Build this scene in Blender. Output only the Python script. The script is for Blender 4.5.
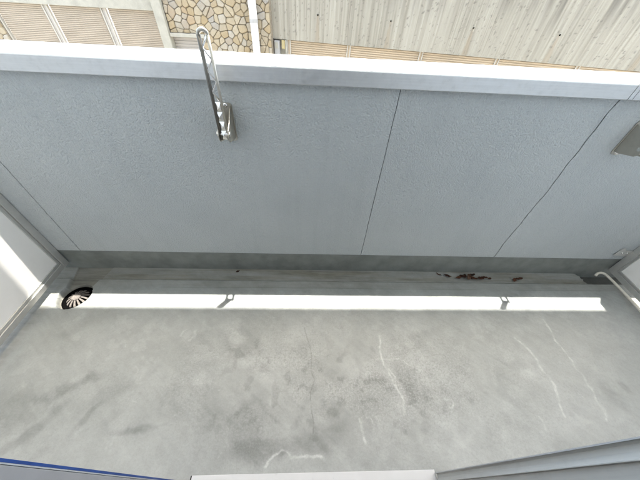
import bpy, bmesh, math, random
import numpy as np
from mathutils import Matrix, Vector

for o in list(bpy.data.objects): bpy.data.objects.remove(o)
scene = bpy.context.scene
C = scene.collection
R = math.radians

# ------------------------------------------------------------------ camera
cam_d = bpy.data.cameras.new('camera'); cam = bpy.data.objects.new('camera', cam_d); C.objects.link(cam)
cam_d.sensor_width = 36.0; cam_d.sensor_fit = 'HORIZONTAL'; cam_d.lens = 36.0 * 264.65 / 640.0
cam_d.clip_start = 0.005; cam_d.clip_end = 2000
cam.matrix_world = (Matrix.Translation((0, 0, 1.55)) @ Matrix.Rotation(R(-4.03), 4, 'Z')
                    @ Matrix.Rotation(R(90 - 45.87), 4, 'X') @ Matrix.Rotation(R(3.955), 4, 'Z'))
scene.camera = cam

# ------------------------------------------------------------------ sky, sun, exposure
SUN = Vector((0.14, 0.155, 1.0)).normalized()          # towards the sun
w = bpy.data.worlds.new('World'); scene.world = w; w.use_nodes = True
nt = w.node_tree; nt.nodes.clear()
sky = nt.nodes.new('ShaderNodeTexSky'); sky.sky_type = 'NISHITA'; sky.sun_disc = False
sky.sun_elevation = math.asin(SUN.z); sky.sun_rotation = math.atan2(SUN.x, SUN.y)
sky.air_density = 1.0; sky.dust_density = 4.0; sky.ozone_density = 0.8
bgn = nt.nodes.new('ShaderNodeBackground'); bgn.inputs['Strength'].default_value = 0.15
outn = nt.nodes.new('ShaderNodeOutputWorld')
wb = nt.nodes.new('ShaderNodeMix'); wb.data_type = 'RGBA'; wb.blend_type = 'MULTIPLY'; wb.inputs[0].default_value = 1.0
wb.inputs[7].default_value = (1.0, 0.99, 0.89, 1)          # camera white balance for open shade, the same all over the sky
nt.links.new(sky.outputs[0], wb.inputs[6]); nt.links.new(wb.outputs[2], bgn.inputs[0]); nt.links.new(bgn.outputs[0], outn.inputs[0])
sd = bpy.data.lights.new('sun', 'SUN'); sd.energy = 3.0; sd.angle = R(0.53); sd.color = (1.0, 0.95, 0.87)
so = bpy.data.objects.new('sun', sd); C.objects.link(so)
so.rotation_euler = SUN.to_track_quat('Z', 'Y').to_euler(); so.location = (2, 3, 12)
vs = scene.view_settings
vs.view_transform = 'Standard'; vs.look = 'None'; vs.gamma = 1.0; vs.use_curve_mapping = False
vs.exposure = 2.7

# ------------------------------------------------------------------ helpers
rnd = random.Random(7)

class MB:
    def __init__(s): s.v = []; s.f = []
    def add(s, vs_, fs):
        n = len(s.v); s.v += [tuple(p) for p in vs_]; s.f += [tuple(i + n for i in f) for f in fs]; return s
    def box(s, x0, x1, y0, y1, z0, z1):
        return s.add([(x0,y0,z0),(x1,y0,z0),(x1,y1,z0),(x0,y1,z0),(x0,y0,z1),(x1,y0,z1),(x1,y1,z1),(x0,y1,z1)],
                     [(0,3,2,1),(4,5,6,7),(0,1,5,4),(1,2,6,5),(2,3,7,6),(3,0,4,7)])
    def prism(s, poly, a, b, axis):
        """extrude a 2-D polygon along axis from a to b; polygon gives the two other axes in order"""
        def pt(p, t):
            if axis == 'x': return (t, p[0], p[1])
            if axis == 'y': return (p[0], t, p[1])
            return (p[0], p[1], t)
        n = len(poly)
        return s.add([pt(p, a) for p in poly] + [pt(p, b) for p in poly],
                     [tuple(range(n))[::-1], tuple(range(n, 2*n))] + [(i, (i+1) % n, n+(i+1) % n, n+i) for i in range(n)])
    def tube(s, pts, r, n=10, closed=False):
        pts = [Vector(p) for p in pts]; m = len(pts); base = len(s.v); prev = None
        rr = r if isinstance(r, (list, tuple)) else [r]*m
        for i, p in enumerate(pts):
            if closed: t = (pts[(i+1) % m]-pts[i-1]).normalized()
            else: t = (pts[min(i+1, m-1)]-pts[max(i-1, 0)]).normalized()
            if prev is None:
                u = t.orthogonal().normalized()
            else:
                u = (prev - t*prev.dot(t)).normalized()
            prev = u; q = t.cross(u)
            for k in range(n):
                a = 2*math.pi*k/n; s.v.append(tuple(p + (u*math.cos(a)+q*math.sin(a))*rr[i]))
        for i in range(m if closed else m-1):
            j = (i+1) % m
            for k in range(n):
                s.f.append((base+i*n+k, base+i*n+(k+1) % n, base+j*n+(k+1) % n, base+j*n+k))
        if not closed:
            s.f.append(tuple(base+k for k in range(n))[::-1]); s.f.append(tuple(base+(m-1)*n+k for k in range(n)))
        return s
    def lathe(s, prof, c=(0,0,0), n=32):
        base = len(s.v); m = len(prof)
        for (r, z) in prof:
            for k in range(n):
                a = 2*math.pi*k/n; s.v.append((c[0]+r*math.cos(a), c[1]+r*math.sin(a), c[2]+z))
        for i in range(m-1):
            for k in range(n):
                s.f.append((base+i*n+k, base+i*n+(k+1) % n, base+(i+1)*n+(k+1) % n, base+(i+1)*n+k))
        return s
    def build(s, name, mat, parent=None, smooth=False, bevel=0, seg=2):
        me = bpy.data.meshes.new(name); me.from_pydata(s.v, [], s.f); me.update()
        bm = bmesh.new(); bm.from_mesh(me); bmesh.ops.recalc_face_normals(bm, faces=bm.faces); bm.to_mesh(me); bm.free()
        o = bpy.data.objects.new(name, me); C.objects.link(o)
        if mat: me.materials.append(mat)
        if smooth: me.polygons.foreach_set('use_smooth', [True]*len(me.polygons))
        if parent: o.parent = parent
        if bevel:
            b = o.modifiers.new('bevel', 'BEVEL'); b.width = bevel; b.segments = seg; b.limit_method = 'ANGLE'; b.angle_limit = R(40)
        return o

def tag(o, label=None, cat=None, group=None, kind=None):
    if label: o['label'] = label
    if cat: o['category'] = cat
    if group: o['group'] = group
    if kind: o['kind'] = kind
    return o
def thing(name, label, cat, loc=(0,0,0), group=None):
    o = bpy.data.objects.new(name, None); C.objects.link(o); o.location = loc; o.empty_display_size = .1
    return tag(o, label, cat, group)

# ---- node material helper
class Mat:
    def __init__(s, name, rough=.6, metal=0., spec=.5):
        s.m = bpy.data.materials.new(name); s.m.use_nodes = True; s.t = s.m.node_tree
        s.b = s.t.nodes['Principled BSDF']
        s.b.inputs['Roughness'].default_value = rough; s.b.inputs['Metallic'].default_value = metal
        s.b.inputs['Specular IOR Level'].default_value = spec
        s.geo = s.t.nodes.new('ShaderNodeTexCoord')
    def n(s, typ, **kw):
        nd = s.t.nodes.new(typ)
        for k, v in kw.items(): setattr(nd, k, v)
        return nd
    def link(s, a, b): s.t.links.new(a, b)
    def coord(s, scale=(1,1,1), which='Object'):
        mp = s.n('ShaderNodeMapping'); mp.inputs['Scale'].default_value = scale
        s.link(s.geo.outputs[which], mp.inputs[0]); return mp.outputs[0]
    def noise(s, scale, detail=4, rough=.55, vec=None, dist=0):
        nd = s.n('ShaderNodeTexNoise'); nd.inputs['Scale'].default_value = scale; nd.inputs['Detail'].default_value = detail
        nd.inputs['Roughness'].default_value = rough; nd.inputs['Distortion'].default_value = dist
        s.link(vec if vec else s.geo.outputs['Object'], nd.inputs['Vector']); return nd.outputs['Fac']
    def attr(s, name):
        a = s.n('ShaderNodeAttribute'); a.attribute_name = name; return a.outputs['Fac']
    def ramp(s, fac, stops):
        r = s.n('ShaderNodeValToRGB'); e = r.color_ramp.elements
        while len(e) < len(stops): e.new(.5)
        for i, (p, c) in enumerate(stops):
            e[i].position = p; e[i].color = tuple(c) + (1,) if len(c) == 3 else c
        s.link(fac, r.inputs[0]); return r.outputs[0]
    def mix(s, fac, a, b, mode='MIX'):
        m = s.n('ShaderNodeMix', data_type='RGBA', blend_type=mode)
        for sock, v in ((m.inputs[0], fac), (m.inputs[6], a), (m.inputs[7], b)):
            if isinstance(v, (int, float)): sock.default_value = v
            elif isinstance(v, tuple): sock.default_value = v + (1,) if len(v) == 3 else v
            else: s.link(v, sock)
        return m.outputs[2]
    def maprange(s, v, a, b, c=0., d=1.):
        m = s.n('ShaderNodeMapRange'); m.inputs[1].default_value = a; m.inputs[2].default_value = b
        m.inputs[3].default_value = c; m.inputs[4].default_value = d; s.link(v, m.inputs[0]); return m.outputs[0]
    def math(s, op, a, b):
        m = s.n('ShaderNodeMath', operation=op)
        for sock, v in ((m.inputs[0], a), (m.inputs[1], b)):
            if isinstance(v, (int, float)): sock.default_value = v
            else: s.link(v, sock)
        return m.outputs[0]
    def color(s, c):
        if isinstance(c, tuple): s.b.inputs['Base Color'].default_value = c + (1,)
        else: s.link(c, s.b.inputs['Base Color'])
        return s
    def rough(s, v): s.link(v, s.b.inputs['Roughness']); return s
    def bump(s, h, strength=.5, dist=.002):
        b = s.n('ShaderNodeBump'); b.inputs['Strength'].default_value = strength; b.inputs['Distance'].default_value = dist
        s.link(h, b.inputs['Height']); s.link(b.outputs[0], s.b.inputs['Normal']); return s

# ---- numpy noise
def vnoise(x, y, seed):
    rs = np.random.RandomState(seed); N = 256; g = rs.rand(N, N)
    xi = np.floor(x).astype(int); yi = np.floor(y).astype(int); fx = x-xi; fy = y-yi
    fx = fx*fx*(3-2*fx); fy = fy*fy*(3-2*fy)
    a = g[xi % N, yi % N]; b = g[(xi+1) % N, yi % N]; c = g[xi % N, (yi+1) % N]; d = g[(xi+1) % N, (yi+1) % N]
    return (a*(1-fx)+b*fx)*(1-fy)+(c*(1-fx)+d*fx)*fy
def fbm(x, y, seed, oct=5, gain=.5):
    s = 0; a = 1; t = 0
    for i in range(oct):
        s = s+a*vnoise(x*2**i+i*17.3, y*2**i+i*9.1, seed+i); t += a; a *= gain
    return s/t
def sstep(a, b, x):
    t = np.clip((x-a)/(b-a), 0, 1); return t*t*(3-2*t)
def polydist(x, y, pts):
    d = np.full(x.shape, 9.)
    for (x0, y0), (x1, y1) in zip(pts[:-1], pts[1:]):
        dx, dy = x1-x0, y1-y0; t = np.clip(((x-x0)*dx+(y-y0)*dy)/(dx*dx+dy*dy+1e-12), 0, 1)
        d = np.minimum(d, np.hypot(x-x0-t*dx, y-y0-t*dy))
    return d
def grid_object(name, P, mat, attrs, smooth=True, parent=None):
    """P: (nx, ny, 3) array of points -> quad grid mesh with float point attributes"""
    nx, ny, _ = P.shape; idx = np.arange(nx*ny).reshape(nx, ny)
    q = np.stack([idx[:-1, :-1], idx[1:, :-1], idx[1:, 1:], idx[:-1, 1:]], -1).reshape(-1, 4)
    me = bpy.data.meshes.new(name); me.vertices.add(nx*ny); me.vertices.foreach_set('co', P.reshape(-1).astype(np.float32))
    me.loops.add(q.size); me.loops.foreach_set('vertex_index', q.reshape(-1).astype(np.int32))
    me.polygons.add(len(q)); me.polygons.foreach_set('loop_start', (np.arange(len(q))*4).astype(np.int32))
    me.update(calc_edges=True); me.validate()
    me.polygons.foreach_set('use_smooth', np.full(len(q), smooth))
    for k, a in attrs.items():
        at = me.attributes.new(k, 'FLOAT', 'POINT'); at.data.foreach_set('value', a.reshape(-1).astype(np.float32))
    me.materials.append(mat); o = bpy.data.objects.new(name, me); C.objects.link(o)
    if parent: o.parent = parent
    return o

# ------------------------------------------------------------------ materials
def m_plain(name, col, rough=.6, metal=0., var=.08, scale=20, bump=0, bdist=.001, bscale=200, spec=.5):
    m = Mat(name, rough, metal, spec)
    f = m.noise(scale, 5, .6)
    lo = tuple(c*(1-var) for c in col); hi = tuple(min(1, c*(1+var)) for c in col)
    m.color(m.ramp(f, [(.3, lo), (.7, hi)]))
    if not metal: m.rough(m.maprange(m.noise(scale*2.3, 3), .3, .7, max(.05, rough-.08), min(1, rough+.08)))
    if bump: m.bump(m.noise(bscale, 3), bump, bdist)
    return m.m

def m_floor():
    m = Mat('trowelled_concrete', .55, spec=.4)
    tone = m.attr('tone'); white = m.attr('white'); dirt_shade = m.attr('dirt_shade'); crack_shade = m.attr('crack_shade')
    fine = m.noise(120, 4, .7); mid = m.noise(22, 5, .65, dist=.4)
    c = m.ramp(tone, [(0., (.155, .166, .158)), (.5, (.282, .297, .286)), (1., (.37, .386, .374))])
    c = m.mix(m.maprange(mid, .35, .7, 0., .28), c, (.232, .244, .234))
    grit = m.attr('grit')
    c = m.mix(m.math('MULTIPLY', m.maprange(fine, .45, .70, 0., .62), grit), c, (.42, .43, .42))
    c = m.mix(m.math('MULTIPLY', m.maprange(m.noise(75, 4, .75), .50, .66, 0., .60), grit), c, (.14, .145, .138))
    c = m.mix(m.maprange(m.noise(320, 2, .5), .6, .75, 0., .32), c, (.17, .175, .17))
    c = m.mix(m.math('MULTIPLY', white, m.maprange(fine, .3, .6, .45, 1.)), c, (.52, .53, .52))
    dc = m.ramp(m.noise(14, 6, .7, vec=m.coord((.25, 2.2, 1))), [(.3, (.085, .068, .046)), (.5, (.185, .172, .136)), (.72, (.265, .252, .215))])
    c = m.mix(dirt_shade, c, dc)
    c = m.mix(crack_shade, c, (.045, .044, .036))  # cracks and edge lines, plus shade painted into the right gutter corner
    m.color(c)
    m.rough(m.maprange(mid, .3, .7, .42, .66))
    m.bump(m.math('ADD', m.math('MULTIPLY', fine, .6), m.math('MULTIPLY', m.noise(9, 3), 3.)), .35, .0022)
    return m.m

def m_stucco(name, a, b):
    m = Mat(name, .62, spec=.35)
    big = m.noise(1.6, 5, .6); small = m.noise(140, 3, .6)
    run = m.noise(6, 5, .65, vec=m.coord((3.2, 1, .16)))
    c = m.ramp(big, [(.3, a), (.7, b)])
    c = m.mix(m.maprange(run, .5, .75, 0, .16), c, tuple(x*.72 for x in a))
    c = m.mix(m.maprange(small, .5, .75, 0, .35), c, tuple(min(1, x*1.25) for x in b))
    m.color(c)
    vo = m.n('ShaderNodeTexVoronoi'); vo.inputs['Scale'].default_value = 135; m.link(m.coord((1, 1, 1.0)), vo.inputs['Vector'])
    h = m.math('ADD', m.math('MULTIPLY', vo.outputs['Distance'], -1.0), m.noise(75, 4, .6))
    m.bump(h, 1.0, .0034)
    return m.m

def m_metal(name, col, rough=.35, metal=.9, streak=(1, 40, 40), var=.12):
    m = Mat(name, rough, metal)
    f = m.noise(6, 4, .6, vec=m.coord(streak)); g = m.noise(30, 5, .65)
    c = m.ramp(f, [(.3, tuple(x*(1-var) for x in col)), (.7, col)])
    c = m.mix(m.maprange(g, .55, .8, 0, .25), c, tuple(x*.7 for x in col))
    m.color(c); m.rough(m.maprange(g, .3, .75, rough-.08, rough+.15)); m.bump(f, .08, .0006)
    return m.m

def m_wallconcrete():
    m = Mat('weathered_board_concrete', .85, spec=.25)
    st = m.attr('streak'); ru = m.attr('rust'); gr = m.attr('grime')
    fine = m.noise(22, 5, .75, vec=m.coord((2.6, 2.6, .16))); gra = m.noise(60, 4, .7)
    c = m.ramp(st, [(0., (.21, .193, .152)), (.5, (.365, .343, .282)), (1., (.48, .455, .385))])
    c = m.mix(m.maprange(fine, .35, .7, 0, .4), c, (.29, .277, .235))
    c = m.mix(m.maprange(gra, .55, .75, 0, .4), c, (.39, .38, .335))
    c = m.mix(ru, c, (.28, .21, .13)); c = m.mix(gr, c, (.10, .095, .085))
    m.color(c); m.bump(m.math('ADD', fine, gra), .6, .012)
    return m.m

def m_stone():
    m = Mat('split_field_stone', .8, spec=.3)
    oi = m.n('ShaderNodeObjectInfo')
    c = m.ramp(oi.outputs['Random'], [(0., (.42, .345, .225)), (.2, (.44, .385, .285)), (.42, (.37, .285, .165)), (.6, (.43, .405, .345)), (.78, (.385, .30, .175)), (.9, (.34, .335, .315)), (1., (.40, .29, .165))])
    c = m.mix(m.maprange(m.noise(18, 5, .65), .35, .7, 0, .45), c, (.33, .265, .175))
    c = m.mix(m.maprange(m.noise(40, 4, .6), .55, .75, 0, .35), c, (.45, .425, .37))
    m.color(c); m.bump(m.noise(30, 5, .6), .7, .012)
    return m.m

M = dict(
    floor=m_floor(),
    stucco=m_stucco('blue_grey_roughcast', (.405, .432, .436), (.455, .480, .480)),
    plinth=m_plain('bare_plinth', (.175, .186, .172), .75, var=.22, scale=9, bump=.5, bscale=90),
    seal=m_plain('dark_sealant', (.05, .05, .052), .7, var=.3),
    bead=m_plain('painted_sealant', (.27, .305, .325), .6, var=.15, scale=40, bump=.4, bscale=120),
    coping=m_metal('satin_aluminium', (.64, .66, .67), .55, .85, (.6, 30, 30), .08),
    alu=m_metal('anodised_aluminium', (.58, .58, .555), .45, .6, (40, 2, 2)),
    panel=m_plain('cream_partition_board', (.84, .825, .795), .55, var=.035, scale=5, bump=.06, bscale=40),
    steel=m_metal('dull_cast_aluminium', (.47, .45, .395), .38, .9, (10, 10, 10)),
    darkrail=m_metal('dark_aluminium', (.15, .145, .13), .4, .8, (10, 10, 10)),  # darker metal for the left rail of the arm
    bright=m_metal('polished_aluminium', (.86, .85, .82), .14, 1., (10, 10, 4), .08),
    screw=m_metal('zinc_screw', (.72, .71, .68), .25, 1., (10, 10, 10)),
    black=m_plain('black_rubber', (.012, .012, .012), .7),
    grate=m_plain('weathered_strainer', (.13, .118, .108), .75, var=.4, spec=.15, scale=60, bump=.4, bscale=200),
    hole_shade=m_plain('painted_hole_shade', (.003, .003, .003), .9, var=.3, spec=0.),  # near-black colour standing in for shade inside the drain and tie holes
    hose=m_plain('ivory_pvc', (.68, .64, .55), .45, var=.1, scale=30),
    leaf=None,
    white=m_plain('white_vinyl_sill', (.56, .57, .57), .35, var=.03, scale=15),
    sash=m_metal('grey_aluminium_sash', (.68, .68, .64), .5, .05, (30, 30, 1)),
    jamb=m_plain('grey_jamb', (.42, .412, .405), .5, var=.06, scale=10),
    blue=m_plain('blue_edge_tape', (.018, .075, .30), .5, var=.15, scale=25),
    bwall=m_plain('pale_house_wall', (.78, .78, .765), .8, var=.06, scale=4, bump=.4, bscale=80),
    ceil=m_plain('unseen_eave_paint', (.80, .80, .79), .8, var=.04, scale=5),
    room=m_plain('indoor_board', (.30, .22, .15), .6, var=.1),
    wallc=m_wallconcrete(), stone=m_stone(),
    mortar=m_plain('stone_mortar', (.26, .225, .17), .9, var=.3, scale=30, bump=.5, bscale=60),
    conc=m_plain('smooth_pale_concrete', (.40, .385, .325), .85, var=.14, scale=7, bump=.5, bdist=.006, bscale=40),
    slat=m_plain('beige_slats', (.42, .355, .275), .55, var=.08, scale=3),
    slat2=m_plain('tan_slats', (.49, .395, .28), .55, var=.1, scale=3),
    slat3=m_plain('pale_slats', (.43, .40, .365), .55, var=.06, scale=3),
    mullion=m_plain('pale_mullion', (.46, .43, .37), .5, var=.05),
    pipe=m_plain('white_pipe', (.42, .42, .41), .4, var=.06, scale=6),
    yellow=m_plain('yellow_plate', (.46, .39, .20), .5),
    street=m_plain('street_surface', (.27, .265, .255), .9, var=.15, scale=3, bump=.4, bscale=30),
)
lm = Mat('dry_leaf', .75, spec=.2); oi = lm.n('ShaderNodeObjectInfo')
lm.color(lm.mix(lm.maprange(lm.noise(90, 4), .4, .7, 0, .6), lm.ramp(oi.outputs['Random'], [(0, (.055, .021, .012)), (.4, (.020, .010, .007)), (.75, (.085, .034, .019)), (1., (.13, .085, .055))]), (.04, .02, .012)))
M['leaf'] = lm.m

# ------------------------------------------------------------------ street
g = MB().add([(-400, -400, -3), (400, -400, -3), (400, 400, -3), (-400, 400, -3)], [(0, 1, 2, 3)]).build('street', M['street'])
tag(g, kind='structure')

# ------------------------------------------------------------------ balcony floor (height field with gutter and drain basin)
XL, XR, YP = -1.64, 2.30, 1.20          # partition faces, parapet face
DR = (-1.495, .965)                      # drain
st = .0034
xs = np.arange(-1.80, 2.60+st/2, st); ys = np.arange(0.03, 1.25, st)
X, Y = np.meshgrid(xs, ys, indexing='ij')
wx = X+(fbm(X*9, Y*9, 31)-.5)*.05; wy = Y+(fbm(X*9, Y*9, 41)-.5)*.05
jit = (fbm(X*60, Y*60, 51, 3)-.5); jit2 = (fbm(X*28, Y*28, 54, 4)-.5); jit3 = (fbm(X*24, Y*24, 58, 4)-.5); jit4 = (fbm(X*24, Y*24, 66, 4)-.5)
gedge = 1.094+(fbm(X*3, Y*0+.5, 61, 4)-.5)*.010
gut = sstep(0, .006, Y-gedge)
Z = -.020*gut
rd = np.hypot((X-DR[0]), (Y-DR[1]))
basin = 1-sstep(.094, .102, rd+jit*.006)
notch = ((1-sstep(0, .01, np.abs(X-(-1.50))-.065-(Y-1.0)*.25))*sstep(.95, .96, Y))
Z = np.minimum(Z, np.minimum(-.052*basin, -.028*notch))
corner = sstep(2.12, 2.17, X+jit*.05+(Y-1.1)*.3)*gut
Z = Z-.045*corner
Z = Z+(fbm(X*5, Y*5, 71, 4)-.5)*.004+(fbm(X*45, Y*45, 77, 3)-.5)*.0006
tone = .54+(fbm(wx*2.0, wy*2.0, 3, 6)-.5)*.60+(fbm(wx*13, wy*13, 9, 5)-.5)*.36
sw = fbm((X*.9+Y*.5)*4, (Y*.9-X*.5)*14, 13, 4)                   # faint trowel sweeps
tone += (sw-.5)*.22+(fbm((X*.8-Y*.6)*7, (Y*.8+X*.6)*60, 17, 4)-.5)*.22
btex = fbm(X*17, Y*17, 19, 5, .65)
def blob(cx, cy, rx, ry, ang, amt, soft=.6):
    global tone
    ca, sa = math.cos(ang), math.sin(ang); u = (wx-cx)*ca+(wy-cy)*sa; v = -(wx-cx)*sa+(wy-cy)*ca
    tone = tone+1.15*amt*(1-sstep(1-soft, 1.3, np.hypot(u/rx, v/ry)+(btex-.5)*1.3))*(.45+1.1*btex)
for a in [(-1.228, .41, .12, .035, .5, -.28), (-1.037, .288, .022, .085, -.5, -.22), (-1.274, .225, .03, .14, -.7, -.30),
          (-.781, .247, .13, .016, .1, -.26), (-1.10, .467, .07, .025, .2, -.2), (-.97, .40, .16, .05, .5, -.14), (-1.41, .32, .16, .10, .2, -.22),
          (1.69, .349, .055, .10, .5, -.26), (1.783, .40, .025, .035, .5, -.22), (1.378, .285, .02, .04, .3, -.15),
          (.552, .484, .07, .10, .2, -.22), (.60, .39, .10, .06, .1, -.20), (-.275, .282, .14, .10, .2, -.22),
          (-.096, .166, .20, .05, 0, -.30), (-.226, .147, .16, .05, .1, -.22), (.108, .196, .14, .05, 0, -.2), (.35, .40, .10, .10, 0, -.12),
          (-.321, .559, .07, .05, .4, .22), (-.141, .543, .09, .06, .1, .2), (-.164, .453, .07, .05, 0, .14), (.30, .51, .09, .06, 0, .24),
          (-.049, .694, .08, .05, 0, .16), (-.409, .676, .05, .04, 0, .22), (-.342, .339, .05, .04, 0, .14), (1.275, .47, .05, .04, 0, .30),
          (.1, .38, .75, .36, 0, -.12), (.4, .12, .8, .10, 0, .12), (-1.1, .16, .5, .10, 0, .10), (1.5, .25, .5, .10, 0, .10), (1.0, .55, .4, .2, 0, -.06)]:
    blob(*a)
white = np.zeros_like(X)
def line(pts, wd, amt, wob=1.0):
    global white
    d = polydist(X+(wx-X)*.55*wob+jit3*.022, Y+(wy-Y)*.55*wob+jit4*.022, pts)
    bk = .40+.8*sstep(.36, .62, fbm(X*38, Y*38, 57, 4))
    white = np.maximum(white, .95*amt*bk*(1-sstep(wd*.15, wd*1.25, d+np.abs(jit2)*.010))+.12*amt*(1-sstep(0, wd*4, d+jit*.02)))
line([(.453,.692),(.442,.623),(.438,.58),(.44,.524),(.455,.491),(.473,.446),(.492,.403),(.519,.35),(.505,.316),(.507,.283)], .0075, .62)
line([(.441,.545),(.512,.559),(.567,.544),(.60,.504),(.607,.477)], .005, .35)
line([(.463,.498),(.496,.452),(.493,.409)], .006, .5)
line([(.271,.26),(.279,.224),(.284,.195),(.291,.176)], .008, .65)
line([(.276,.265),(.305,.275),(.335,.264),(.348,.234),(.343,.219)], .006, .38)
line([(-.161,.101),(-.15,.116),(-.133,.136),(-.102,.163),(-.077,.153),(-.061,.14),(-.05,.119),(-.014,.123),(.032,.133),(.066,.13),(.092,.122)], .0075, .68)
line([(1.306,.682),(1.338,.654),(1.354,.618),(1.364,.575),(1.357,.533),(1.362,.485),(1.385,.454),(1.382,.402),(1.36,.359),(1.342,.319),(1.338,.273)], .0085, .55)
line([(1.209,.268),(1.213,.237),(1.218,.209)], .008, .35)
line([(1.568,.811),(1.572,.74),(1.566,.673),(1.57,.609),(1.574,.574),(1.574,.524),(1.584,.476),(1.581,.438),(1.579,.40),(1.565,.351),(1.563,.316),(1.575,.29),(1.57,.264),(1.562,.245)], .0085, .55)
line([(.747,.35),(.779,.345),(.782,.324),(.766,.305),(.748,.306)], .007, .42)
for i in range(26):                                                # small scuffs
    cx, cy = rnd.uniform(-1.2, 1.9), rnd.uniform(.12, .85); a = rnd.uniform(0, 3.1); l = rnd.uniform(.015, .06)
    line([(cx, cy), (cx+l*math.cos(a), cy+l*math.sin(a)*.6)], .004, rnd.uniform(.12, .3))
for (cx, cy, rx, ry, amt) in [(-.695,.699,.035,.03,.34), (-.412,.669,.035,.045,.26), (-.948,.64,.03,.03,.22), (-.865,.511,.04,.05,.20), (-.473,.714,.03,.02,.22), (.66,.55,.025,.05,.2), (.40,.50,.05,.04,.22)]:
    e = np.hypot((wx-cx)/rx, (wy-cy)/ry)
    white = np.maximum(white, amt*.9*np.exp(-((e-1+jit2*1.2)/.24)**2)*sstep(.38, .62, fbm(X*22, Y*22, 88, 4)))
    white = np.maximum(white, amt*.45*(1-sstep(.2, 1.1, e)))
mott = sstep(.56, .70, fbm(wx*16, wy*16, 23, 5))*sstep(.42, .58, fbm(X*1.7+3, Y*1.7, 29, 3))
white = np.maximum(white, .13*mott)
dk = sstep(.57, .72, fbm(wx*20+9, wy*20, 27, 5)); tone -= .28*dk*np.exp(-(((X-.1)/.8)**2+((Y-.4)/.35)**2))
dirt_shade = np.clip(gut*(.42+1.5*(fbm(X*2.5, Y*38, 37, 5, .6)-.45)), 0, 1)
dirt_shade = np.maximum(dirt_shade, .50*sstep(1.025, 1.04, Y+(fbm(X*4, Y*4, 91)-.5)*.02)*(fbm(X*2, Y*18, 93, 5)+.15))
dirt_shade = np.maximum(dirt_shade, .35*sstep(.95, 1.09, Y)*(fbm(X*3, Y*8, 95, 4)+.25))  # browner towards the gutter
dirt_shade = np.maximum(dirt_shade, .75*np.maximum(basin, notch))
dirt_shade = np.maximum(dirt_shade, .5*(1-sstep(.0, .07, X-XL))*(.5+fbm(X*20, Y*8, 96, 3)))  # browner along the foot of the left screen
dirt_shade = np.maximum(dirt_shade, .65*(1-sstep(.0, .09, XR-X+(fbm(X*8, Y*8, 97)-.5)*.05))*(.5+fbm(X*20, Y*8, 98, 3)))  # browner along the foot of the right screen
dirt_shade = np.maximum(dirt_shade, corner*.95)  # right corner darkened by colour for the shade in its gap
grit = .22+.78*np.exp(-(((X-.25)/1.0)**2+((Y-.46)/.27)**2))*sstep(.30, .62, fbm(wx*5, wy*5, 111, 4))
crack_shade = np.zeros_like(X)
d = polydist(X, Y, [(-.007,.75),(.007,.694),(.03,.624),(.039,.574),(.035,.496),(.054,.451),(.043,.416),(.031,.388),(.034,.341),(.039,.303),(.049,.254),(.046,.214)])+np.abs(jit)*.004
crack_shade = .40*(1-sstep(.0008, .0034, d))
crack_shade = np.maximum(crack_shade, .42*np.exp(-((Y-gedge)/.004)**2)*(X < 2.2))
crack_shade = np.maximum(crack_shade, .95*corner*sstep(.2, .4, fbm(X*14, Y*14, 103, 3)+.12))  # near-black tone painted for the shade in the right gutter corner
crack_shade = np.maximum(crack_shade, .30*np.exp(-((Y-1.034-(fbm(X*4, Y*0, 99)-.5)*.012)/.003)**2)*sstep(.4, .6, fbm(X*3, Y*0+4, 101, 3)))
fl = grid_object('balcony_floor', np.stack([X, Y, Z], -1), M['floor'], dict(tone=np.clip(tone, 0, 1), white=white, dirt_shade=dirt_shade, crack_shade=crack_shade, grit=grit))
tag(fl, kind='structure')
for nm, x0, x1 in (('balcony_floor', -2.7, -1.80), ('balcony_floor', 2.60, 3.5)):   # floors of the two neighbouring balconies
    o = MB().box(x0, x1, .03, 1.09, -.15, -.002).box(x0, x1, 1.09, 1.2, -.15, -.022).build(nm, M['conc']); tag(o, kind='structure')

# ------------------------------------------------------------------ apartment house: own wall, slab, raised eave
ab = thing('apartment_building', 'pale apartment house wall with raised unseen overhang and concrete balcony slab below', 'building', (0, 0, -3))
def hb(name, mat, *boxes, **kw):
    b = MB()
    for q in boxes: b.box(*q)
    o = b.build(name, mat, None, **kw); o.parent = ab; o.location = (0, 0, 3); return o
hb('wall', M['bwall'], (-6, -.535, -.20, .03, -3, 4.6), (.64, 6, -.20, .03, -3, 4.6), (-.535, .64, -.20, .03, 2.05, 4.6), (-.535, .64, -.20, .03, -3, -.02))
hb('slab', M['bwall'], (-6, 6, .03, 1.30, -.22, -.155))
hb('unseen_eave', M['ceil'], (-6, 6, .03, 1.597, 4.60, 4.72))  # out of view, set high to let more skylight into the balcony
hb('unseen_eave_fascia', M['bwall'], (-6, 6, 1.575, 1.594, 4.7205, 4.86))
hb('room_floor', M['room'], (-3, 3, -4, -.20, -.1, .02))
hb('room_wall', M['bwall'], (-3, 3, -4.1, -4, -.1, 2.5), (-3.1, -3, -4.1, -.2, -.1, 2.5), (3, 3.1, -4.1, -.2, -.1, 2.5))
hb('room_ceiling', M['ceil'], (-3.1, 3.1, -4.1, -.2, 2.5, 2.6))

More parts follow.
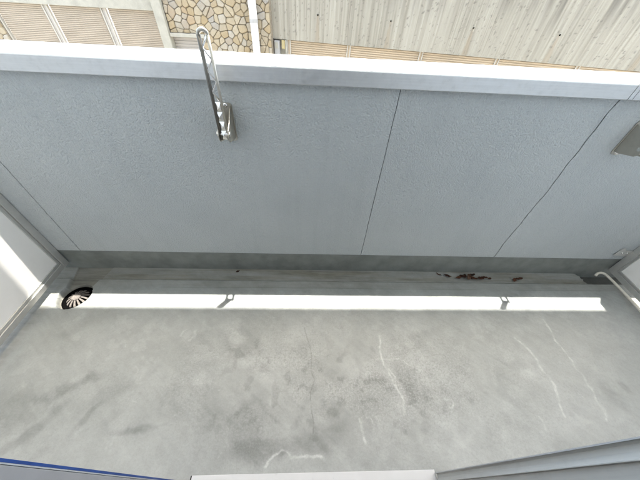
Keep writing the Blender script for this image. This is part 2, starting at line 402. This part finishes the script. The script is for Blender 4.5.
# ------------------------------------------------------------------ parapet
pw = thing('parapet_wall', 'blue grey roughcast balcony parapet with thin joints and aluminium coping', 'wall', (.3, YP, -.02))
def pp(mb, name, mat, parent=pw, **kw):
    o = mb.build(name, mat, None, **kw); o.parent = parent
    o.matrix_parent_inverse = Matrix.Translation(parent.location).inverted() if parent.parent is None else Matrix()
    return o
pp(MB().box(-2.7, 3.5, YP+.006, YP+.12, -.155, 1.25), 'plinth', M['plinth'])
def edge(x, amp, seed, z0=.168, z1=1.245):
    r = random.Random(seed); ph = [r.uniform(0, 6.3) for _ in range(4)]; n = 40; out = []
    for i in range(n+1):
        z = z0+(z1-z0)*i/n
        out.append((x+amp*(math.sin(z*9+ph[0])+.6*math.sin(z*23+ph[1])+.4*math.sin(z*51+ph[2])), z))
    return out
def panel(eL, eR): return MB().prism(eL[::-1]+eR, YP, YP+.0055, 'y')
def shift(e, dx, taper=False): return [(x+dx, z) for x, z in e]
e1 = edge(-1.497, .0004, 1); e2 = edge(.376, .0005, 2); e3 = edge(1.335, .0038, 3)
pp(panel([(-2.7, .168), (-2.7, 1.245)], shift(e1, -.0022)), 'wall_panel', M['stucco'])
pp(panel(shift(e1, .0022), shift(e2, -.0016)), 'wall_panel', M['stucco'])
def fork(z): return float(sstep(.96, 1.22, np.array(z)))
pp(panel(shift(e2, .0016), [(x-.0026-.0185*fork(z), z) for x, z in e3]), 'wall_panel', M['stucco'])
pp(panel([(x+.0030+.0016*math.sin(z*31)*math.sin(z*77), z) for x, z in e3], [(3.5, .168), (3.5, 1.245)]), 'wall_panel', M['stucco'])
e3u = [p for p in e3 if p[1] > 1.0]
pp(MB().prism([(x-.0010-.0185*fork(z), z) for x, z in e3u][::-1]+[(x-.0026, z) for x, z in e3u], YP+.0006, YP+.0044, 'y'), 'sealant_bead', M['stucco'])
for e in (e1, e2, e3):
    pp(MB().prism([(x-.024, z) for x, z in e][::-1]+[(x+.004, z) for x, z in e], YP+.0045, YP+.0058, 'y'), 'sealant_joint', M['seal'])
# coping
def coping(x0, x1):
    prof = [(1.195, 1.222), (1.175, 1.220), (1.172, 1.223), (1.172, 1.276), (1.1735, 1.2805), (1.178, 1.2825), (1.318, 1.2858), (1.319, 1.2800), (1.327, 1.2800), (1.328, 1.2850), (1.329, 1.2860),
            (1.336, 1.2860), (1.338, 1.284), (1.338, 1.222), (1.322, 1.220), (1.322, 1.224), (1.334, 1.226), (1.334, 1.276), (1.178, 1.272), (1.176, 1.27), (1.176, 1.226), (1.195, 1.2255)]
    return MB().prism(prof, x0, x1, 'x')
pp(coping(-2.7, 1.3345), 'coping', M['coping'])
pp(coping(1.3378, 3.5), 'coping', M['coping'])
pp(MB().box(1.312, 1.360, 1.1775, 1.333, 1.2245, 1.2710), 'coping_sleeve', M['seal'])
# cover strip line on coping beside the joint
pp(MB().box(1.3565, 1.3575, 1.1712, 1.1722, 1.224, 1.276), 'coping_joint_line', M['seal'])

# ------------------------------------------------------------------ partitions
def partition(xf, s, label):
    """xf: face towards our balcony; s: direction away from it"""
    t = thing('partition_screen', label, 'partition', (xf, .62, .045), 'balcony partition screens')
    def B(name, mat, par, *bx, **kw):
        b = MB()
        for (a0, a1, y0, y1, z0, z1) in bx: b.box(*sorted((xf+s*a0, xf+s*a1)), y0, y1, z0, z1)
        o = b.build(name, mat, None, **kw); o.parent = par
        if par is t: o.matrix_parent_inverse = Matrix.Translation(t.location).inverted()
        return o
    y0, y1, z0, z1 = .05, 1.197, .045, 1.70
    v1 = B('frame_post', M['alu'], t, (0, .036, y1-.040, y1, z0, z1), bevel=.002)
    v2 = B('frame_post', M['alu'], t, (0, .036, y0, y0+.040, z0, z1), bevel=.002)
    h1 = B('frame_rail', M['alu'], t, (.001, .035, y0+.040, y1-.040, z0+.0, z0+.036), bevel=.002)
    h2 = B('frame_rail', M['alu'], t, (.001, .035, y0+.040, y1-.040, z1-.036, z1), bevel=.002)
    B('glazing_bead', M['alu'], v1, (.008, .028, y1-.058, y1-.0415, z0+.055, z1-.055), bevel=.0015)
    B('glazing_bead', M['alu'], v2, (.008, .028, y0+.0415, y0+.058, z0+.055, z1-.055), bevel=.0015)
    B('glazing_bead', M['alu'], h1, (.008, .028, y0+.0415, y1-.0415, z0+.0375, z0+.054), bevel=.0015)
    B('glazing_bead', M['alu'], h2, (.008, .028, y0+.0415, y1-.0415, z1-.054, z1-.0375), bevel=.0015)
    B('board', M['panel'], t, (.015, .021, y0+.045, y1-.045, z0+.040, z1-.040))
    return t, B
pl, _ = partition(XL, -1, 'cream partition screen in aluminium frame beside the floor drain')
pr, Bq = partition(XR, 1, 'cream partition screen in aluminium frame with wall clip and hose at foot')
# wall clip of the right screen
clip = MB().prism([(2.190, .215), (2.300, .205), (2.300, .262), (2.235, .268), (2.225, .285), (2.205, .287), (2.195, .262)], 1.192, 1.1955, 'y')
clip.prism([(2.296, .205), (2.2985, .205), (2.2985, .262), (2.296, .262)], 1.150, 1.192, 'y')
c_o = clip.build('wall_clip', M['alu'], None, bevel=.001); c_o.parent = pr; c_o.matrix_parent_inverse = Matrix.Translation(pr.location).inverted()
for sx in (2.235, 2.272):
    q = MB().lathe([(0.0001, .004), (.004, .0036), (.006, .0015), (.0065, 0)], n=12).build('screw', M['screw'], None, smooth=True)
    q.parent = c_o; q.location = (sx, 1.192, .240); q.rotation_euler = (R(90), 0, 0)

# ------------------------------------------------------------------ laundry pole brackets
def bracket(loc, label):
    t = thing('laundry_pole_bracket', label, 'bracket', loc, 'laundry pole brackets on the parapet')
    # wall plate: long rounded plate
    def rrect(w, z0, z1, r, n=6):
        p = []
        for cx, cz, a0 in ((w-r, z0+r, -90), (w-r, z1-r, 0), (-w+r, z1-r, 90), (-w+r, z0+r, 180)):
            for i in range(n+1): a = R(a0+90*i/n); p.append((cx+r*math.cos(a), cz+r*math.sin(a)))
        return p
    MB().prism(rrect(.028, -.004, .162, .014), -.006, -.0005, 'y').build('wall_plate', M['steel'], t, bevel=.0015)
    # two cheeks, deep in the middle and tapering to the plate
    prof = [(-.006, .012), (-.026, .014), (-.056, .022), (-.098, .034), (-.110, .048), (-.112, .068), (-.104, .086), (-.066, .104), (-.036, .130), (-.020, .142), (-.006, .146)]
    for sx in (-1, 1):
        MB().prism(prof, sx*.0185, sx*.0225, 'x').build('cheek', M['steel'], t, bevel=.0012)
    MB().prism([(-.0185, .024), (.0185, .024), (.0185, .030), (-.0185, .030)], -.050, -.006, 'y').build('web', M['steel'], t, bevel=.001)
    # pivot bolt through the cheeks
    MB().tube([(-.026, -.098, .070), (.026, -.098, .070)], .0065, 14).tube([(-.0275, -.098, .070), (-.0228, -.098, .070)], .0105, 6).tube([(.0228, -.098, .070), (.0275, -.098, .070)], .0105, 6).build('pivot_bolt', M['screw'], t)
    for z in (.006, .153):
        o = MB().lathe([(.0001, .0085), (.006, .0078), (.0100, .0045), (.0115, 0)], n=16).build('screw', M['screw'], t, smooth=True)
        o.location = (0, -.006, z); o.rotation_euler = (R(90), 0, 0)
    # arm, folded up: heavy rail and thin rail, pressed facets below, open lattice above, closed round tip
    z0, z1 = .046, .424; ya = -.098; xl, xr = -.0140, .0165
    arm = MB().tube([(xl, ya, z0), (xl, ya, z1-.02)], .0068, 14).build('arm', M['darkrail'], t, smooth=True)
    MB().tube([(xr, ya, z0), (xr, ya, z1-.02)], .0052, 12).build('arm_rail', M['steel'], arm, smooth=True)
    loop = [(xl, ya, z1-.026)]+[((xl+xr)/2-(xr-xl)/2*math.cos(math.pi*i/12), ya, z1-.020+.014*math.sin(math.pi*i/12)) for i in range(13)]+[(xr, ya, z1-.026)]
    MB().tube(loop, [.0066]*9+[.0060]*3+[.0052]*3, 12).build('arm_tip', M['steel'], arm, smooth=True)
    nz = 4; za, zb = z0, z0+.150; hz = (zb-za)/nz
    web = MB()
    for i in range(nz):
        a, b = za+i*hz, za+(i+1)*hz; m_ = (a+b)/2; wl, wr = xl+.0045, xr-.003; y0 = ya-.001; yp = ya-.0095; yb = ya+.003
        ap = ((wl+wr)/2+(.004 if i % 2 else -.004), yp, m_)
        web.add([(wl, y0, a), (wr, y0, a), (wr, y0, b), (wl, y0, b), ap, (wl, yb, a), (wr, yb, a), (wr, yb, b), (wl, yb, b)],
                [(0, 1, 4), (1, 2, 4), (2, 3, 4), (3, 0, 4), (5, 8, 7, 6), (0, 5, 6, 1), (2, 7, 8, 3), (1, 6, 7, 2), (3, 8, 5, 0)])
    web.build('pressed_web', M['bright'], arm)
    nl = 6; hl_ = (z1-.022-zb)/nl; sg = []
    for i in range(nl+1): sg.append(((xl+.004) if i % 2 else (xr-.003), ya, zb+i*hl_))
    MB().tube(sg, .0036, 8).build('lattice_bar', M['bright'], arm, smooth=True)
    return t
bracket((-.357, YP, .972), 'shiny laundry pole bracket folded upright between left screen and parapet middle joint')
bracket((1.528, YP, .972), 'laundry pole bracket right of the cracked joint, cut by the right picture edge')

# ------------------------------------------------------------------ floor drain
fd = thing('floor_drain', 'round slotted strainer of the floor drain in the left gutter corner', 'drain', (DR[0], DR[1], -.044))
MB().lathe([(.082, .0015), (.086, .004), (.090, .003), (.092, -.002), (.092, -.006), (.082, -.006), (.082, .0015)], n=40).build('rim_shade', M['hole_shade'], fd, smooth=True)  # black ring painted for the shade of the deep gap round the strainer
MB().lathe([(.0001, .0), (.083, .0), (.083, -.004), (.0001, -.004)], n=32).build('mouth_shade_disc', M['hole_shade'], fd)  # flat black disc painted as the shade down the pipe
MB().lathe([(.0001, .030), (.014, .0295), (.024, .0275), (.027, .0245), (.027, .0215), (.0001, .0215)], n=28).build('strainer_cap', M['grate'], fd, smooth=True)
for k in range(14):
    a = 2*math.pi*k/14; b = MB(); pts = []
    for i in range(7):
        u = i/6; r = .022+.046*u; z = .026*math.cos(u*math.pi/2)**.8-.004 if u < 1 else -.004
        pts.append((r, z))
    wv = [.0032+.0034*i/6 for i in range(7)]
    vv = []; ff = []
    for (r, z), h in zip(pts, wv):
        vv += [(r, -h, z), (r, h, z), (r, h, z-.006), (r, -h, z-.006)]
    for i in range(6):
        for e_ in range(4): ff.append((i*4+e_, i*4+(e_+1) % 4, (i+1)*4+(e_+1) % 4, (i+1)*4+e_))
    ff += [(0, 1, 2, 3), (24, 27, 26, 25)]
    o = b.add(vv, ff).build('strainer_rib', M['grate'], fd); o.rotation_euler = (0, 0, a)

# ------------------------------------------------------------------ condensate hose
hp = [(2.212, 1.168, .004), (2.228, 1.182, .014), (2.250, 1.186, .021), (2.270, 1.180, .023), (2.282, 1.165, .022)]
for i in range(14): hp.append((2.287+.004*math.sin(i*.9), 1.14-i*.083, .020+.0015*math.sin(i*1.7)))
def smoothpts(p, k=2):
    for _ in range(k):
        q = [p[0]]
        for a, b in zip(p[:-1], p[1:]):
            q += [tuple(.75*x+.25*y for x, y in zip(a, b)), tuple(.25*x+.75*y for x, y in zip(a, b))]
        p = q+[p[-1]]
    return p
hs = MB().tube(smoothpts(hp), .0092, 14).build('condensate_hose', M['hose'], smooth=True)
tag(hs, 'ivory plastic drain hose along the foot of the right screen', 'hose')

# ------------------------------------------------------------------ dry leaves in the gutter
def leaf(x, y, l, wd, ang, label, z=-.0165, group=None, curl=.4, seed=0):
    r = random.Random(seed); n = 6; b = MB(); vv = []; ff = []
    for i in range(n+1):
        u = i/n; hw = wd*math.sin(math.pi*min(1, u*.92+.04))**.7*(1+r.uniform(-.25, .25))*.5
        zz = curl*l*(u-.5)**2*1.6+r.uniform(0, .003); px = (u-.5)*l
        vv += [(px, -hw, zz+hw*.6+r.uniform(0, .002)), (px, 0, zz), (px, hw, zz+hw*.5+r.uniform(0, .002))]
    for i in range(n):
        for k in range(2): ff.append((i*3+k, i*3+k+1, (i+1)*3+k+1, (i+1)*3+k))
    o = b.add(vv, ff).build('dry_leaf', M['leaf'], smooth=True)
    s = o.modifiers.new('thick', 'SOLIDIFY'); s.thickness = .0008
    o.location = (x, y, z); o.rotation_euler = (r.uniform(-.2, .2), r.uniform(-.2, .2), ang)
    return tag(o, label, 'leaf', group)
gr_ = 'dry leaves heaped in the gutter'
hl = 'brown dry leaf in the small heap in the gutter'
lf = [(1.135,1.148,.055,.022,.3), (1.168,1.153,.05,.028,-.4), (1.203,1.140,.06,.026,.9), (1.222,1.158,.045,.03,2.0), (1.245,1.170,.05,.024,.2),
      (1.240,1.136,.055,.026,-.6), (1.188,1.162,.04,.02,1.2), (1.298,1.140,.06,.03,.15), (1.330,1.146,.045,.02,-.3)]
for i, (x, y, l, wd, a) in enumerate(lf): leaf(x, y, l, wd, a, hl, z=-.0175+.004*(i % 3), group=gr_, seed=i+1)
leaf(.989, 1.176, .042, .013, -.5, 'thin pale curled leaf scrap, leftmost of the gutter leaves', seed=21)
leaf(1.054, 1.163, .052, .020, -.35, 'single dark leaf just left of the leaf heap in the gutter', seed=22)
leaf(1.368, 1.142, .030, .018, .2, 'tiny dark leaf scrap just right of the leaf heap', seed=23)
leaf(1.555, 1.130, .040, .026, .8, 'dark leaf of the pair right of the leaf heap', seed=24)
leaf(1.600, 1.141, .055, .024, .1, 'reddish leaf of the pair right of the leaf heap', seed=25)
leaf(-.496, 1.178, .030, .016, .5, 'lone small dark leaf in the gutter below the left bracket', seed=26)

# ------------------------------------------------------------------ sliding door we look out of
dr = thing('sliding_door', 'aluminium sliding door frame with white sill at the lower picture edge', 'door', (0, .02, -.02))
def D(mb, name, mat, par=dr, **kw):
    o = mb.build(name, mat, None, **kw); o.parent = par
    if par is dr: o.matrix_parent_inverse = Matrix.Translation(dr.location).inverted()
    return o
sl = D(MB().box(-.461, .573, -.12, .0715, -.02, .050), 'sill', M['white'], bevel=.002)
D(MB().box(-.4655, -.4613, .028, .0705, -.02, .0495), 'sill_end_cap', M['black'], sl)
jb = D(MB().box(-.533, -.480, -.12, .0462, -.02, 2.05), 'jamb', M['jamb'], bevel=.0015)
D(MB().box(-.531, -.4797, .0466, .0488, .051, 2.04), 'jamb_lip', M['white'], jb)
D(MB().box(-.531, -.4795, .0490, .0536, .051, 2.04), 'edge_tape', M['blue'], jb)
# right stile: thin outer lip, hollow, ridge, inner face
prof = [(.572, .0608), (.5735, .0608), (.5815, .0540), (.5805, .0440), (.5745, .0350), (.5722, .0335), (.5722, .0318), (.5800, .0300), (.5820, .010), (.5820, -.12), (.637, -.12), (.637, .0608)]
stl = D(MB().prism(prof, .051, 2.05, 'z'), 'sash_stile', M['sash'])
D(MB().box(.5700, .5722, .0585, .0612, .051, 2.04), 'sash_lip', M['white'], stl)
D(MB().box(.5738, .5790, .0260, .0299, .052, .110), 'stop_block', M['black'], stl)
D(MB().box(-.480, .582, -.12, .058, 2.0, 2.049), 'head_rail', M['sash'])

# ------------------------------------------------------------------ across the street
def slats(x0, x1, z0, z1, pitch, dep):
    b = MB(); n = int((z1-z0)/pitch); pr_ = []
    for i in range(n):
        z = z1-i*pitch
        pr_ += [(0, z), (0, z-pitch*.30), (-dep, z-pitch*.42), (-dep, z-pitch*.92)]
    vv = [(x0, y, z) for y, z in pr_]+[(x1, y, z) for y, z in pr_]; m_ = len(pr_)
    b.add(vv, [(i, i+1, m_+i+1, m_+i) for i in range(m_-1)])
    # back skin so each panel has a thickness
    b.box(x0, x1, .004, .02, z0, z1); return b

# left: concrete garage front with slatted bays
YF = 6.0
gf = thing('garage_front', 'pale concrete garage front with beige slatted bays, across the street at left', 'building', (-4.2, YF, -3))
def G(mb, name, mat, par=gf, **kw):
    o = mb.build(name, mat, None, **kw); o.parent = par; o.matrix_parent_inverse = Matrix.Translation(par.location).inverted(); return o
def at(mb, dy):
    mb.v = [(x, y+dy, z) for x, y, z in mb.v]; return mb
G(MB().box(-9, -2.66, YF-.02, YF+.3, .888, 1.95), 'lintel', M['conc'], bevel=.01)
G(MB().box(-9, -2.66, YF+.02, YF+.3, -3, -.55), 'base', M['conc'])
G(MB().box(-2.655, -2.50, YF-.10, YF+.3, -3, 1.95), 'pilaster', M['conc'], bevel=.012)
bays = [(-5.32, -4.56), (-4.42, -3.61), (-3.47, -2.66)]
for a, b_ in bays:
    tag(G(at(slats(a, b_, -.55, .886, .027, .010), YF+.05), 'slatted_panel', M['slat']), kind='stuff')
for xm in (-5.345, -4.525, -4.455, -3.575, -3.505):
    G(MB().box(xm-.012, xm+.012, YF+.015, YF+.06, -.55, .885), 'mullion', M['mullion'])
for xm in (-4.49, -3.54):
    G(MB().box(xm-.022, xm+.022, YF+.03, YF+.06, -.55, .885), 'mullion_infill', M['slat3'])

# stones
def clip_poly(poly, px, py, nx, ny):
    out = []
    for i in range(len(poly)):
        a, b = poly[i], poly[(i+1) % len(poly)]
        da = (a[0]-px)*nx+(a[1]-py)*ny; db = (b[0]-px)*nx+(b[1]-py)*ny
        if da <= 0: out.append(a)
        if (da < 0 < db) or (db < 0 < da):
            t = da/(da-db); out.append((a[0]+t*(b[0]-a[0]), a[1]+t*(b[1]-a[1])))
    return out
def stone_field(x0, x1, z0, z1, cell, seed, joint=.003, skip=None, ledge=False):
    r = random.Random(seed); pts = []
    nx = int((x1-x0)/cell)+1; nz = int((z1-z0)/(cell*.86))+1
    for j in range(-1, nz+1):
        for i in range(-1, nx+1):
            pts.append((x0+(i+.5*(j % 2)+.25+r.uniform(-.45, .45))*cell, z0+(j+.5+r.uniform(-.45, .45))*cell*.86))
    res = []
    for k, p in enumerate(pts):
        if skip and skip(*p): continue
        poly = [(x0, z0), (x1, z0), (x1, z1), (x0, z1)]
        for q in pts:
            dx, dz = q[0]-p[0], q[1]-p[1]; d_ = math.hypot(dx, dz)
            if q is p or d_ > cell*3.2: continue
            mx, mz = (p[0]+q[0])/2-dx/d_*joint*.5, (p[1]+q[1])/2-dz/d_*joint*.5
            poly = clip_poly(poly, mx, mz, dx, dz)
            if len(poly) < 3: break
        if ledge and len(poly) > 2 and sum(a for a, _ in poly)/len(poly) < -1.92: poly = clip_poly(poly, 0, .612, 0, -1)
        if len(poly) < 3: continue
        cx = sum(a for a, _ in poly)/len(poly); cz = sum(b for _, b in poly)/len(poly)
        ar = abs(sum(poly[i][0]*poly[(i+1) % len(poly)][1]-poly[(i+1) % len(poly)][0]*poly[i][1] for i in range(len(poly))))/2
        if ar < .12*cell*cell: continue
        q = []                                    # cut the corners
        for a, b in zip(poly, poly[1:]+poly[:1]):
            q += [(a[0]*.85+b[0]*.15, a[1]*.85+b[1]*.15), (a[0]*.15+b[0]*.85, a[1]*.15+b[1]*.85)]
        res.append((cx, cz, q, r.uniform(.018, .040)))
    return res
def stones(parent, field, y):
    for cx, cz, q, d_ in field:
        n = len(q); tx, tz = rnd.uniform(-.06, .06), rnd.uniform(-.06, .06); vv = []
        for s_, yy in ((1., .0), (.97, -d_*.62), (.78, -d_)):
            vv += [((a-cx)*s_, yy+((a-cx)*tx+(b-cz)*tz if yy < -d_*.9 else 0), (b-cz)*s_) for a, b in q]
        ff = [(i, (i+1) % n, n+(i+1) % n, n+i) for i in range(n)]+[(n+i, n+(i+1) % n, 2*n+(i+1) % n, 2*n+i) for i in range(n)]+[tuple(range(2*n, 3*n))]
        o = MB().add(vv, ff).build('stone', M['stone'], None); o.parent = parent
        o.matrix_parent_inverse = Matrix.Translation(parent.location).inverted(); o.location = (cx, y, cz)
sw_ = thing('stone_clad_wall', 'wall clad in yellowish irregular field stones between pilaster and concrete wall', 'wall', (-1.6, YF, -3))
G(MB().box(-1.93, -.70, YF+.004, YF+.3, -3, 1.729).box(-2.497, -1.93, YF+.004, YF+.3, .61, 1.729), 'mortar_bed', M['mortar'], sw_)
stones(sw_, stone_field(-2.49, -.72,   .16, 1.72, .118, 5, skip=lambda x, z: x < -1.93 and z < .55, ledge=True), YF+.003)
G(MB().box(-2.497, -.705, YF-.06, YF+.3, 1.73, 2.75), 'unseen_sun_cap', M['conc'], sw_)  # unseen cap added to keep the sun off the downpipe
G(MB().box(-2.495, -1.90, YF-.075, YF+.02, .555, .608), 'ledge', M['conc'], sw_, bevel=.006)
tag(G(at(slats(-2.495, -1.935, -.5, .552, .05, .010), YF+.06), 'slatted_panel', M['slat3'], sw_), kind='stuff')
sp = thing('stone_pier', 'sliver of a stone clad pier at the far left behind the coping', 'pier', (-5.8, YF, -3))
G(MB().box(-9, -5.36, YF+.004, YF+.05, -3, .886), 'mortar_bed', M['mortar'], sp)
stones(sp, stone_field(-6.2, -5.37, .20, .88, .125, 9), YF+.003)
# downpipe
dp = thing('downpipe', 'white vertical downpipe running over the stone cladding', 'pipe', (-.985, YF-.07, -3))
o = G(MB().tube([(-.985, YF-.10, -3), (-.985, YF-.10, 1.95)], .066, 18), 'pipe', M['pipe'], dp, smooth=True)
for z in (.85, 1.6): G(MB().lathe([(.0665, -.03), (.072, -.028), (.072, .028), (.0665, .03)], (-.985, YF-.10, z), 20).box(-1.0, -.97, YF-.04, YF+.0, z-.02, z+.02), 'pipe_clip', M['pipe'], dp)

# right: angled board-marked retaining wall
A0 = Vector((-.707, 6.147, 0)); du = Vector((.9845, -.1758, 0)); dn = Vector((-.1758, -.9845, 0))   # along, towards us
def W(u, n_, z): return A0+du*u+dn*n_+Vector((0, 0, z))
rw = thing('retaining_wall', 'tall weathered grey concrete wall with rain streaks and tie holes across street', 'wall', tuple(W(4, 0, -3)))
us = np.arange(0, 10.0, .014); zs = np.arange(.577, 2.75, .014)  # unseen upper part of the face raised to shade the downpipe
U, ZZ = np.meshgrid(us, zs, indexing='ij')
s1 = fbm(U*18, ZZ*.45, 201, 5, .65); s2 = fbm(U*3, ZZ*.7, 211, 4)
s3 = fbm(U*60, ZZ*1.0, 206, 3)
streak = .56+(s1-.5)*.9+(s2-.5)*.5+(s3-.5)*.8
grime = sstep(.46, .72, fbm(U*9, ZZ*.8, 221, 5, .6))*sstep(.85, 1.55, ZZ-.22+.9*(fbm(U*.8, ZZ*0, 231, 3)-.45)+.05*(U-3))*.6
grime = np.maximum(grime, .5*sstep(.76, .82, fbm(U*40, ZZ*30, 241, 2)))
grime = np.maximum(grime, .34*sstep(.60, .80, fbm(U*26, ZZ*1.1, 245, 4, .6))*sstep(.75, 1.5, ZZ))
rust = np.zeros_like(U)
holes = [(.838, .964), (2.095, .964), (3.46, .964), (4.82, .964), (6.2, .964), (7.55, .964)]
for hu, hz_ in holes:
    wdt = .012+.05*np.clip((hz_-ZZ)/.4, 0, 1)
    c_ = (1-sstep(.5, 1.1, np.abs(U-hu+(fbm(ZZ*6, U*0, 251)-.5)*.02)/wdt))*(ZZ < hz_)
    rust = np.maximum(rust, c_*.42*(.6+.6*fbm(U*40, ZZ*3, 253, 3)))
rel = (fbm(U*12, ZZ*1.5, 261, 4)-.5)*.012
Pn = np.zeros(U.shape+(3,)); Pn[..., 0] = A0.x+du.x*U+dn.x*rel; Pn[..., 1] = A0.y+du.y*U+dn.y*rel; Pn[..., 2] = ZZ
o = grid_object('wall_face', Pn, M['wallc'], dict(streak=np.clip(streak, 0, 1), grime=grime, rust=rust)); o.parent = rw
o.matrix_parent_inverse = Matrix.Translation(rw.location).inverted()
def boxw(u0, u1, n0, n1, z0, z1):
    b = MB(); P_ = [W(u, n_, z) for z in (z0, z1) for u, n_ in ((u0, n0), (u1, n0), (u1, n1), (u0, n1))]
    return b.add(P_, [(0, 3, 2, 1), (4, 5, 6, 7), (0, 1, 5, 4), (1, 2, 6, 5), (2, 3, 7, 6), (3, 0, 4, 7)])
G(boxw(0, 10, -.30, -.008, .579, 2.745), 'raised_wall_core', M['conc'], rw)  # core raised with the face, out of view, to block the sun
G(boxw(-.02, 10, -.30, -.09, -3, .576), 'wall_base', M['conc'], rw)
for hu, hz_ in holes:
    c_ = W(hu, .004, hz_)
    hb_ = MB(); ring = []
    for (r_, n_) in ((.012, .0), (.012, .006), (.007, .006), (.007, -.002), (.0001, -.002)):
        for k in range(12):
            a = 2*math.pi*k/12; hb_.v.append(tuple(c_+du*(r_*math.cos(a))+Vector((0, 0, r_*math.sin(a)))+dn*n_))
    for i in range(4):
        for k in range(12): hb_.f.append((i*12+k, i*12+(k+1) % 12, (i+1)*12+(k+1) % 12, (i+1)*12+k))
    G(hb_, 'tie_hole_shade', M['hole_shade'], rw)
# slatted fence under the wall edge
lf_ = thing('slatted_fence', 'tan slatted fence showing in a thin wedge below the concrete wall', 'fence', tuple(W(4, -.05, -3)))
mu = [.30, 1.43, 2.74, 4.06, 5.40, 6.74, 8.1]
for a, b_ in zip(mu[:-1], mu[1:]):
    s_ = slats(a+.035, b_-.035, -.5, .5755, .034, .012)
    s_.v = [tuple(W(x, -.05-y, z)) for x, y, z in s_.v]
    tag(G(s_, 'slatted_panel', M['slat2'], lf_), kind='stuff')
for m_ in mu:
    for k in (-.026, .026): G(boxw(m_+k-.009, m_+k+.009, -.06, -.02, -.5, .575), 'mullion', M['mullion'], lf_)
    G(boxw(m_-.016, m_+.016, -.06, -.035, -.5, .575), 'mullion_infill', M['slat2'], lf_)
mb_ = thing('meter_box', 'small pale grey meter box beside the foot of the stone cladding', 'box', tuple(W(.07, 0, .40)))
G(boxw(.035, .125, -.05, .05, .30, .555), 'case', M['pipe'], mb_, bevel=.006)
G(boxw(.05, .11, .0505, .056, .44, .53), 'cover', M['conc'], mb_)
yp_ = G(boxw(.165, .225, -.02, -.008, .43, .565), 'warning_plate', M['yellow'], mb_)
yp_.parent = None; yp_.matrix_parent_inverse = Matrix(); tag(yp_, 'small yellow plate between the meter box and the tan fence', 'plate')
G(boxw(.235, .262, -.06, -.0, -.5, .57), 'fence_post', M['conc'], lf_)
